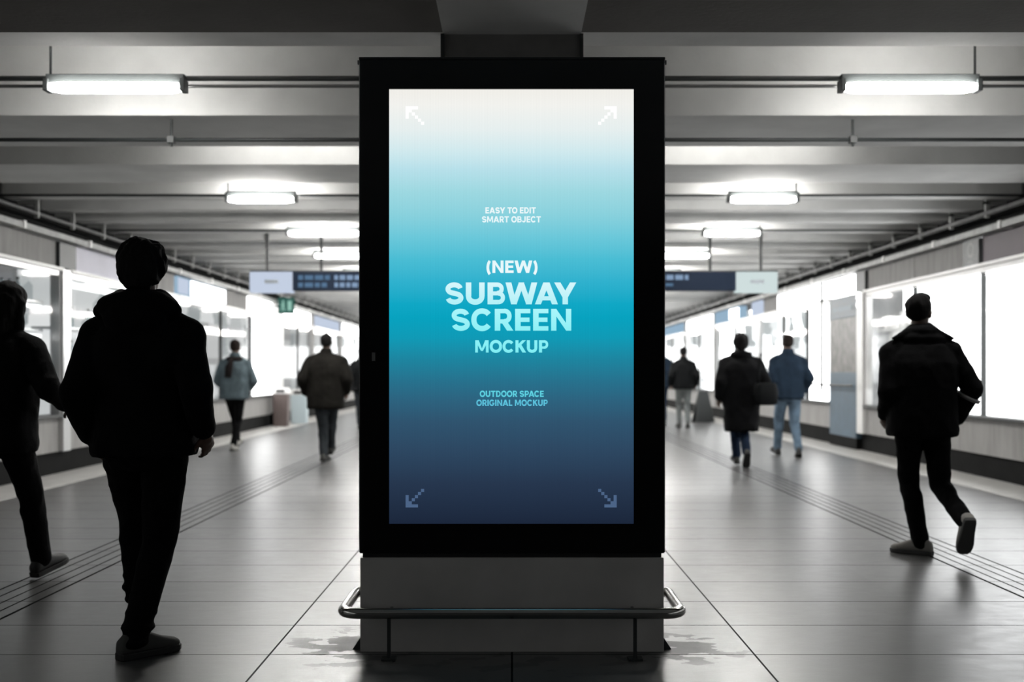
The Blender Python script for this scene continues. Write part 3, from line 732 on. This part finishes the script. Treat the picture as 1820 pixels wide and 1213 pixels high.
# ------------------------------------------------------------------ people
def remesh(mb, name, vox, smooth=6, folds=None, seed=0.0):
    bmesh.ops.recalc_face_normals(mb.bm, faces=mb.bm.faces)
    me = bpy.data.meshes.new('tmp'); mb.bm.to_mesh(me); mb.bm.free()
    o = bpy.data.objects.new('tmp', me); COL.objects.link(o)
    md = o.modifiers.new('r', 'REMESH'); md.mode = 'VOXEL'; md.voxel_size = vox
    if smooth:
        ms = o.modifiers.new('s', 'SMOOTH'); ms.factor = .5; ms.iterations = smooth
    dg = bpy.context.evaluated_depsgraph_get(); dg.update()
    out = bpy.data.meshes.new_from_object(o.evaluated_get(dg))
    bpy.data.objects.remove(o); bpy.data.meshes.remove(me)
    out.name = name
    if folds:
        amp, fs, sq = folds
        nn = [v.normal.copy() for v in out.vertices]
        off = Vector((seed * 3.1, seed * 1.7, seed))
        for v, n in zip(out.vertices, nn):
            q = Vector((v.co.x * fs, v.co.y * fs, v.co.z * fs * sq)) + off
            w = 1 - abs(mnoise.noise(q)) * 2.2
            w2 = mnoise.noise(q * 2.7 + off)
            v.co += n * (amp * w + amp * .5 * w2)
    out.polygons.foreach_set('use_smooth', [True] * len(out.polygons))
    out.update()
    return out

def ik(a, b, l1, l2, pole):
    a, b, pole = Vector(a), Vector(b), Vector(pole)
    d = b - a; D_ = d.length
    if D_ > (l1 + l2) * .995:
        b = a + d.normalized() * (l1 + l2) * .995; d = b - a; D_ = d.length
    t = d / D_
    x = (l1 * l1 - l2 * l2 + D_ * D_) / (2 * D_)
    hh = math.sqrt(max(0, l1 * l1 - x * x))
    pv = pole - t * pole.dot(t)
    if pv.length < 1e-5: pv = Vector((1, 0, 0))
    return a + t * x + pv.normalized() * hh, b

def oval(c, rx, ry, n=24, fwd=None, e=2.3):
    pts = []
    for k in range(n):
        a = 2 * PI * k / n; cs, sn = math.cos(a), math.sin(a)
        pts.append((c[0] + rx * math.copysign(abs(cs) ** (2 / e), cs), c[1] + ry * math.copysign(abs(sn) ** (2 / e), sn), c[2]))
    return pts

def hand(mb, wrist, fdir, pdir, s, curl=.35, sd=1):
    """palm and five fingers: fdir along the fingers, pdir out of the palm"""
    f = Vector(fdir).normalized(); p = Vector(pdir); p = (p - f * p.dot(f)).normalized(); w = f.cross(p) * sd
    B = Matrix((w, p, f)).transposed()
    wr = Vector(wrist)
    mb.ball(wr + f * .045 * s, (.040 * s, .017 * s, .055 * s), B, 12, 8)
    mb.cone(wr - f * .02 * s, wr + f * .03 * s, .026 * s, .028 * s, 10)
    for i, (u, ln) in enumerate(((-.030, .072), (-.010, .082), (.010, .077), (.029, .060))):
        q = wr + f * (.085 if i in (1, 2) else .078) * s + w * u * s
        dirv = f.copy(); seg = [.45, .32, .25]; rr = .0095
        for j, sg in enumerate(seg):
            ang = curl * (.6 + .35 * j) * (1 + .12 * i)
            dirv = (dirv * math.cos(ang) + p * math.sin(ang)).normalized()
            p_here = (p * math.cos(ang) - f * math.sin(ang)).normalized()
            q2 = q + dirv * ln * sg * s
            mb.cone(q, q2, rr * s, (rr - .0008) * s, 8); q = q2; rr -= .0007
    t0 = wr + f * .025 * s - w * .030 * s + p * .006 * s
    t1 = t0 + (f * .6 - w * .65 + p * .3).normalized() * .042 * s
    t2 = t1 + (f * .9 - w * .15 + p * .35).normalized() * .034 * s
    mb.cone(t0, t1, .0125 * s, .0105 * s, 8); mb.cone(t1, t2, .0105 * s, .009 * s, 8)

def shoe(parent, ank, yaw, pitch, s, mat, sole, L=.285, high=.05):
    """a shoe with its sole; ank is the ankle point, pitch lifts the heel"""
    fz = -.085
    def R(p):
        v = Vector((p[0], p[1], p[2]))
        # heel stays under the ankle; pitch about the ankle, then yaw
        v = Matrix.Rotation(-pitch, 3, 'X') @ v
        v = Matrix.Rotation(-yaw, 3, 'Z') @ v
        return Vector(ank) + v * s
    prof = [(-.078, .022, .040), (-.072, .032, .070), (-.045, .037, .095), (-.01, .038, .105), (.03, .040, .104), (.075, .044, .080), (.12, .049, .060), (.155, .048, .050), (.185, .040, .042), (.203, .022, .030)]
    kx = L / .285
    mb = MB(); rings = []
    for y_, w, t in prof:
        ring = []
        for k in range(16):
            a = 2 * PI * k / 16
            cs, sn = math.cos(a), math.sin(a)
            x = w * math.copysign(abs(cs) ** .8, cs); z = (t / 2) + (t / 2) * math.copysign(abs(sn) ** .8, sn)
            x *= 1 - .25 * max(0, z / .12 - .3) 
            ring.append(R((x, y_ * kx, fz + .016 + z)))
        rings.append(ring)
    mb.loft(rings)
    o = mb.build('shoe', mat, parent, True)
    m2 = MB(); rings = []
    for dz, g in ((0, .94), (.006, 1.03), (.026, 1.05), (.03, 1.0)):
        ring = []
        out = [(w * g, y_ * kx * (1.02 if g > 1 else 1)) for y_, w, t in prof]
        for w, y_ in out: ring.append(R((w + .002, y_, fz + dz)))
        for w, y_ in out[::-1]: ring.append(R((-w - .002, y_, fz + dz)))
        rings.append(ring)
    m2.loft(rings).build('sole', sole, o, False)
    return o

def person(label, loc, H, yaw=0, vox=.012, hip=(0, 0, 0), footL=(-.09, .0, .085, 0, 0), footR=(.09, 0, .085, 0, 0), wristL=(-.25, .02, .92), wristR=(.25, .02, .92),
           poleL=(-.3, -1, 0), poleR=(.3, -1, 0), lean=.02, tilt=0.0, headyaw=0, headpitch=0, shoulder=.185, bulk=1.0, hem=.82, hemr=.205, jacket='blackcoat', trousers='blacktrouser',
           hair='hair', hairstyle='short', collar='stand', shoemat='shoeblack', solemat='soledark', kneeL=(0, 1, 0), kneeR=(0, 1, 0), legr=1.0, handcurl=.4, extras=None, seed=0, cuff=0, skin='skin', headshift=0.0, coat_flare=1.0):
    s = H / 1.78
    root = empty('person', loc, yaw, label, 'person')
    S = lambda p: Vector((p[0] * s, p[1] * s, p[2] * s))
    hp = Vector((hip[0], hip[1], .935 + hip[2]))
    hL, hR = hp + Vector((-.09, 0, 0)), hp + Vector((.09, 0, 0))
    ch = hp + Vector((tilt, lean, .50))                 # shoulder line centre
    sL, sR = ch + Vector((-shoulder, 0, -.05)), ch + Vector((shoulder, 0, -.05))
    nk = ch + Vector((tilt * .1 + headshift * .4, lean * .2, .075)); hc = nk + Vector((tilt * .15 + headshift * .6, .018 + lean * .3, .155))
    kL, aL = ik(hL, footL[:3], .445, .425, kneeL); kR, aR = ik(hR, footR[:3], .445, .425, kneeR)
    eL, wL = ik(sL, wristL, .28, .25, poleL); eR, wR = ik(sR, wristR, .28, .25, poleR)
    HR = Matrix.Rotation(-headyaw, 3, 'Z') @ Matrix.Rotation(-headpitch, 3, 'X')
    def hd(p): return (hc + HR @ Vector(p)) * s
    # ---- body: one continuous surface
    b = MB()
    b.loft([oval(S(hp + Vector((0, 0, z)) + Vector((tilt, lean, 0)) * max(0, z) / .5), x * s, y * s, 20) for z, x, y in ((-.09, .12, .09), (0, .155, .11), (.12, .135, .095), (.28, .15, .105), (.42, .165, .105), (.50, .14, .085), (.56, .07, .06))])
    for sh, e_, w_, hand_s in ((sL, eL, wL, -1), (sR, eR, wR, 1)):
        b.cone(S(sh), S(e_), .052 * s, .042 * s); b.cone(S(e_), S(w_), .041 * s, .028 * s)
        fd = (w_ - e_).normalized()
        hand(b, S(w_), fd + Vector((0, .1, 0)), Vector((-hand_s * .6, .5, 0)), s, handcurl, hand_s)
    for h_, k_, a_ in ((hL, kL, aL), (hR, kR, aR)):
        b.cone(S(h_), S(k_), .082 * s, .055 * s); b.cone(S(k_), S(a_), .052 * s, .036 * s)
        b.cone(S(a_), S(a_ + Vector((0, .03, -.03))), .036 * s, .03 * s)
    b.cone(S(nk - Vector((0, 0, .06))), S(hc - Vector((0, .01, .05))), .060 * s, .056 * s)
    b.ball(hd((0, -.012, .025)), (.074 * s, .094 * s, .094 * s), HR); b.ball(hd((0, .022, -.045)), (.058 * s, .068 * s, .072 * s), HR)
    b.cone(hd((0, .085, .012)), hd((0, .106, -.022)), .009 * s, .014 * s, 8)
    for e in (-1, 1):
        b.ball(hd((e * .075, -.005, -.01)), (.012 * s, .022 * s, .033 * s), HR, 10, 7)
        b.ball(hd((e * .03, .076, .02)), (.018 * s, .014 * s, .008 * s), HR, 8, 6)
    b.cone(hd((-.02, .083, -.058)), hd((.02, .083, -.058)), .008 * s, .008 * s, 8)
    b.ball(hd((0, .075, -.09)), (.022 * s, .018 * s, .018 * s), HR, 10, 7)
    link('body', remesh(b, 'body', min(vox * .75, .0075) * s if vox < .01 else vox * s, 2), M[skin], root)
    for e in (-1, 1):
        MB().ball(hd((e * .03, .083, .012)), (.011 * s, .008 * s, .008 * s), HR, 8, 6).build('eye', M['hair'], root, True)
    # ---- trousers
    t = MB()
    t.loft([oval(S(hp + Vector((0, 0, z))), x * s, y * s, 20) for z, x, y in ((-.12, .135 * legr, .10), (-.03, .175 * legr, .125), (.06, .17, .12), (.12, .155, .11))])
    for h_, k_, a_ in ((hL, kL, aL), (hR, kR, aR)):
        ax = (a_ - k_).normalized()
        t.cone(S(h_ - Vector((0, 0, .02))), S(k_), .098 * s * legr, .070 * s * legr); t.cone(S(k_), S(a_ - ax * .015), .068 * s * legr, .056 * s * legr)
        t.cone(S(k_ + (a_ - k_) * .25 + Vector((0, -.012, 0))), S(k_ + (a_ - k_) * .5), .066 * s * legr, .058 * s * legr)
        if cuff:
            for q, rr in ((-.13, .060), (-.065, .066), (.0, .058)):
                c_ = S(a_ + ax * (q + .02)); t.ball(c_, (rr * s * cuff, rr * s * cuff, .028 * s), None, 14, 7)
    link('trousers', remesh(t, 'trousers', vox * s, 4, (.0055 * s, 9, .8), seed + 2), M[trousers], root)
    # ---- jacket
    j = MB()
    def tor(z, x, y, dy=0):
        f = (z - .935) / .5
        c_ = Vector((hp.x + tilt * max(0, f), hp.y + lean * max(0, f) + dy, z + hip[2]))
        return oval(S(c_), x * s * bulk, y * s * bulk, 28, e=2.4)
    hz = hem; rg_ = []
    rg_.append(tor(hz, hemr * .97 * coat_flare, .145 * coat_flare)); rg_.append(tor(hz + .03, hemr * coat_flare, .155 * coat_flare))
    if hz < .75: rg_.append(tor(.80, hemr * .98, .155))
    for z, x, y in ((.98, .200, .150), (1.10, .202, .150), (1.22, .208, .155), (1.32, .205, .150), (1.38, .190, .135), (1.43, .155, .115), (1.465, .115, .095), (1.50, .08, .08)):
        if z > hz + .05: rg_.append(tor(z, x if z < 1.40 else x * (1 + (bulk - 1) * -.3), y))
    j.loft(rg_)
    for sh, e_, w_ in ((sL, eL, wL), (sR, eR, wR)):
        inn = sh + Vector((-.05 if sh.x > ch.x else .05, 0, .0))
        j.cone(S(ch + Vector((0, -.01, .035))), S(sh + Vector((0, 0, .01))), .075 * s, .064 * s * bulk)
        j.cone(S(nk + Vector((0, -.01, -.01))), S((sh + ch) / 2 + Vector((0, 0, .05))), .055 * s, .045 * s)
        j.cone(S(inn), S(sh), .076 * s * bulk, .070 * s * bulk)
        j.cone(S(sh), S(e_), .070 * s * bulk, .060 * s * bulk); j.cone(S(e_), S(w_ - (w_ - e_).normalized() * .035), .060 * s * bulk, .046 * s * bulk)
    if collar == 'hood':
        j.ball(S(ch + Vector((0, -.075, .075))), (.165 * s, .095 * s, .068 * s)); j.ball(S(ch + Vector((0, -.02, .09))), (.125 * s, .115 * s, .06 * s))
        j.ball(S(ch + Vector((0, -.10, .03))), (.13 * s, .075 * s, .09 * s))
        for e in (-1, 1):
            j.cone(S(ch + Vector((e * .08, -.03, .11))), S(ch + Vector((e * .155, -.06, .055))), .04 * s, .03 * s)
    elif collar == 'wing':
        for e in (-1, 1):
            j.cone(S(nk + Vector((e * .03, -.05, .03))), S(ch + Vector((e * .205, -.05, .05))), .045 * s, .010 * s)
            j.cone(S(nk + Vector((e * .05, -.0, .04))), S(ch + Vector((e * .16, .03, .05))), .04 * s, .016 * s)
        j.ball(S(nk + Vector((0, -.035, .02))), (.105 * s, .085 * s, .055 * s)); j.ball(S(nk + Vector((0, -.06, -.03))), (.15 * s, .07 * s, .05 * s))
    else:
        j.loft([oval(S(nk + Vector((0, -.005, z))), r * s, r * 1.02 * s, 20, e=2) for z, r in ((-.08, .11), (-.02, .088), (.045, .080), (.065, .072))])
    link('jacket', remesh(j, 'jacket', vox * s, 4, (.008 * s, 6.5, .9), seed), M[jacket], root)
    # ---- hair
    q = MB()
    if hairstyle == 'full':
        q.ball(hd((0, -.018, .042)), (.093 * s, .110 * s, .098 * s), HR); q.ball(hd((0, -.05, .0)), (.086 * s, .075 * s, .085 * s), HR)
        for e in (-1, 1): q.ball(hd((e * .065, -.01, .02)), (.033 * s, .06 * s, .055 * s), HR)
        q.ball(hd((0, .05, .09)), (.07 * s, .05 * s, .045 * s), HR)
    elif hairstyle == 'long':
        q.ball(hd((0, -.015, .035)), (.09 * s, .107 * s, .098 * s), HR); q.cone(hd((0, -.06, 0)), hd((0, -.085, -.17)), .085 * s, .06 * s)
        for e in (-1, 1): q.cone(hd((e * .06, -.02, .0)), hd((e * .075, -.03, -.15)), .045 * s, .03 * s)
    elif hairstyle == 'quiff':
        q.ball(hd((0, -.022, .04)), (.082 * s, .098 * s, .088 * s), HR); q.ball(hd((0, -.05, .005)), (.075 * s, .062 * s, .07 * s), HR)
        q.ball(hd((0, .05, .10)), (.065 * s, .055 * s, .035 * s), HR)
    elif hairstyle == 'cap':
        q.ball(hd((0, -.012, .065)), (.088 * s, .108 * s, .06 * s), HR); q.ball(hd((0, .09, .05)), (.06 * s, .06 * s, .012 * s), HR)
    else:
        q.ball(hd((0, -.022, .036)), (.081 * s, .099 * s, .089 * s), HR); q.ball(hd((0, -.05, .0)), (.074 * s, .063 * s, .065 * s), HR)
    link('hair' if hairstyle != 'cap' else 'flat_cap', remesh(q, 'hair', min(vox, .010) * s, 3, ((.013 if hairstyle == 'full' else .006) * s, 20, .6), seed + 5), M[hair], root)
    shoe(root, S(aL), footL[3], footL[4], s, M[shoemat], M[solemat]); shoe(root, S(aR), footR[3], footR[4], s, M[shoemat], M[solemat])
    if extras: extras(root, s, S, dict(ch=ch, nk=nk, hc=hc, hp=hp, eL=eL, eR=eR, wL=wL, wR=wR, sR=sR, sL=sL))
    return root

R_ = math.radians
# the hooded man beside the totem
d = 4.80; x0 = (255 - CXP) * d / FPX
person('man in black hooded jacket walking away beside the totem', (x0, d, 0), 1.775, 0, .0085, hip=(-.01, .05, -.01),
       footR=(-.035, 0, .085, R_(42), 0), footL=(-.19, .52, .10, R_(-5), -.25), wristR=(.255, .03, .955), poleR=(.25, -1, 0), wristL=(-.235, .05, .93), poleL=(-.22, -1, 0),
       lean=-.03, shoulder=.19, bulk=1.08, hem=.875, hemr=.205, collar='hood', hairstyle='full', headyaw=R_(0), legr=1.02, cuff=1.12, kneeR=(.15, 1, 0), shoemat='shoegrey', solemat='soledark', seed=1, handcurl=.45)
# the walker with the raised collar
d = 7.48; x0 = (1628 - CXP) * d / FPX
def strap(root, s, S, J):
    a = J['eR']; b_ = J['wR']; t = (b_ - a).normalized(); c_ = a + t * .06
    u = t.cross(Vector((0, 1, 0))).normalized(); v = u.cross(t)
    mb = MB(); mb.loft([[S(c_ + t * q + (u * math.cos(k * PI / 8) + v * math.sin(k * PI / 8)) * .083) for k in range(16)] for q in (-.012, .012)])
    mb.build('sleeve_band', M['conduit'], root, True)
person('man with raised collar striding past the bright white window', (x0, d, 0), 1.75, 0, .0095, hip=(.03, -.03, -.02),
       footL=(.04, .02, .085, R_(-48), 0), footR=(.19, -.36, .275, R_(5), R_(58)), wristL=(-.17, .12, .93), poleL=(-.25, -1, 0), wristR=(.27, .03, .90), poleR=(1, -.5, .15),
       lean=.05, tilt=.01, shoulder=.20, bulk=1.12, hem=.83, hemr=.205, collar='wing', hairstyle='quiff', headyaw=R_(35), legr=.98, cuff=.85, shoemat='shoepale', solemat='solepale', seed=2, extras=strap, skin='skindark')
# the dark walker cut by the edge
d = 6.4; x0 = (-5 - CXP) * d / FPX
person('dark walker with long hair cut off by the picture edge', (x0, d, 0), 1.74, R_(-12), .0095, hip=(0, 0, -.015),
       footR=(.08, .30, .10, R_(5), -.2), footL=(-.06, -.34, .16, R_(0), R_(35)), wristR=(.33, .20, 1.05), poleR=(.6, -1, -.4), wristL=(-.25, -.1, .93), poleL=(-.6, -1, 0),
       lean=.05, shoulder=.195, bulk=1.1, hem=.80, hemr=.21, collar='stand', hairstyle='long', headshift=.02, legr=1.05, seed=3, skin='skindark')
# the woman in grey teal
d = 17.3; x0 = (416 - CXP) * d / FPX
def teal_scarf(root, s, S, J):
    n = J['nk']; mb = MB()
    for q in range(16):
        pass
    mb.tube([S(n + Vector((.105 * math.cos(a), .10 * math.sin(a) - .005, -.035))) for a in [2 * PI * i / 20 for i in range(20)]], .042 * s, 8)
    mb.tube([S(n + Vector((-.02, -.11, -.04))), S(n + Vector((-.05, -.19, -.16))), S(n + Vector((-.06, -.215, -.32)))], [.05 * s, .06 * s, .05 * s], 10)
    mb.build('scarf', M['scarf'], root, True)
person('woman in grey teal jacket and black leggings with dark scarf', (x0, d, 0), 1.72, 0, .013, hip=(.01, 0, -.015),
       footR=(-.01, -.02, .085, R_(4), .05), footL=(-.03, .36, .14, 0, -.3), wristR=(.20, .20, .98), poleR=(.55, -.6, 0), wristL=(-.18, .22, 1.0), poleL=(-.4, -.6, 0),
       shoulder=.185, bulk=1.1, hem=.845, hemr=.20, jacket='tealcoat', legr=.88, hairstyle='short', hair='hairbrown', shoemat='shoepale', solemat='solepale', seed=4, extras=teal_scarf)
# the brown jacket man
d = 15.5; x0 = (579 - CXP) * d / FPX
person('broad man in dark brown jacket and dark jeans walking away', (x0, d, 0), 1.76, 0, .013, hip=(0, 0, -.02),
       footL=(-.01, -.10, .085, R_(8), .0), footR=(.0, .42, .12, 0, -.3), wristR=(.285, .06, .93), poleR=(.45, -1, 0), wristL=(-.285, .06, .93), poleL=(-.45, -1, 0),
       shoulder=.22, bulk=1.27, hem=.74, hemr=.205, jacket='browncoat', trousers='greytrouser', hairstyle='short', shoemat='shoegrey', legr=1.05, seed=5, lean=.03)
# behind the totem's edge
d = 23.9; x0 = (643 - CXP) * d / FPX
person('distant walker in black jacket half hidden by the totem beside the brown jacket man', (x0, d, 0), 1.74, 0, .016, footL=(-.08, .2, .085, 0, 0), footR=(.06, -.22, .13, 0, R_(30)), jacket='blackcoat2', trousers='greytrouser', bulk=1.1, seed=6)
# right distance pair
d = 24.6; x0 = (1215 - CXP) * d / FPX
person('distant man in black jacket and pale grey trousers', (x0, d, 0), 1.77, 0, .016, hip=(0, 0, -.015), footL=(-.07, .16, .085, R_(-6), 0), footR=(.07, -.16, .11, R_(6), R_(15)), wristL=(-.28, .04, .93), wristR=(.28, .04, .93),
       jacket='blackcoat2', trousers='paletrouser', bulk=1.16, shoulder=.2, hem=.86, hairstyle='short', shoemat='shoegrey', seed=7)
d = 25.4; x0 = (1173 - CXP) * d / FPX
person('distant walker in navy blue jacket half hidden by the totem', (x0, d, 0), 1.84, 0, .016, footL=(-.07, .16, .085, 0, 0), footR=(.07, -.16, .11, 0, R_(15)), jacket='bluecoat', trousers='darkjeans', bulk=1.1, seed=8)
# black coat
d = 14.4; x0 = (1315 - CXP) * d / FPX
def coat_scarf(root, s, S, J):
    n = J['nk']; mb = MB()
    mb.tube([S(n + Vector((.10 * math.cos(a), .09 * math.sin(a) - .005, -.0))) for a in [2 * PI * i / 20 for i in range(21)]], .05 * s, 8)
    mb.build('scarf', M['blackcoat'], root, True)
person('person in long black coat and dark jeans stepping away', (x0, d, 0), 1.71, 0, .013, hip=(.02, 0, -.02),
       footR=(.05, -.20, .20, R_(3), R_(48)), footL=(.02, .32, .10, 0, -.2), wristR=(.28, .10, .96), poleR=(.4, -1, 0), wristL=(-.28, .0, .91), poleL=(-.3, -1, 0),
       shoulder=.205, bulk=1.36, hem=.50, hemr=.175, jacket='blackcoat', trousers='darkjeans', hairstyle='full', shoemat='shoegrey', seed=9, lean=.02, extras=coat_scarf, coat_flare=.95, skin='skindark')
t = empty('shoulder_bag', (x0 + .27, d - .27, .80), R_(15), 'black shoulder bag hanging beside the long black coat', 'bag')
bg = MB(); bg.loft([oval((0, 0, z), x, y, 20, e=3.2) for z, x, y in ((0, .11, .05), (.02, .15, .07), (.16, .16, .075), (.26, .14, .06), (.28, .12, .04))])
bg.build('bag_body', M['blackcoat2'], t, True)
MB().tube([(-.11, 0, .26), (-.12, -.03, .40), (-.11, -.05, .55), (-.08, -.02, .63), (.0, .12, .64)], .014, 8).build('strap', M['blackcoat2'], t, True)
# blue jacket
d = 16.2; x0 = (1401 - CXP) * d / FPX
person('man in navy blue jacket and light blue jeans beside the long black coat', (x0, d, 0), 1.77, 0, .013, hip=(0, 0, -.02),
       footL=(-.09, .28, .10, R_(-6), -.2), footR=(.10, -.20, .11, R_(10), R_(20)), wristR=(.25, .08, .94), poleR=(.4, -1, 0), wristL=(-.2, .12, .94), poleL=(-.2, -1, 0),
       shoulder=.20, bulk=1.14, hem=.85, hemr=.20, jacket='bluecoat', trousers='jeans', hairstyle='short', hair='hairbrown', seed=10, lean=.02)

# ------------------------------------------------------------------ world, camera, view
w = bpy.data.worlds.new('world'); sc.world = w; w.use_nodes = True
w.node_tree.nodes['Background'].inputs[0].default_value = (.01, .01, .01, 1)
cam = bpy.data.cameras.new('camera'); co = bpy.data.objects.new('camera', cam); COL.objects.link(co)
co.location = (0, 0, CAMH); co.rotation_euler = (R_(90), 0, 0)
cam.sensor_width = 36; cam.lens = FPX / 1820 * 36
cam.shift_y = (HZ - 606.5) / 1820
cam.clip_start = .05; cam.clip_end = 200
cam.dof.use_dof = True; cam.dof.focus_distance = 4.9; cam.dof.aperture_fstop = 1.9
sc.camera = co
sc.view_settings.view_transform = 'Standard'; sc.view_settings.look = 'None'
sc.view_settings.exposure = 0.0; sc.view_settings.gamma = 1.0; sc.view_settings.use_curve_mapping = False
sc.cycles.use_denoising = True
sc.cycles.max_bounces = 8; sc.cycles.diffuse_bounces = 4; sc.cycles.glossy_bounces = 4; sc.cycles.transparent_max_bounces = 12
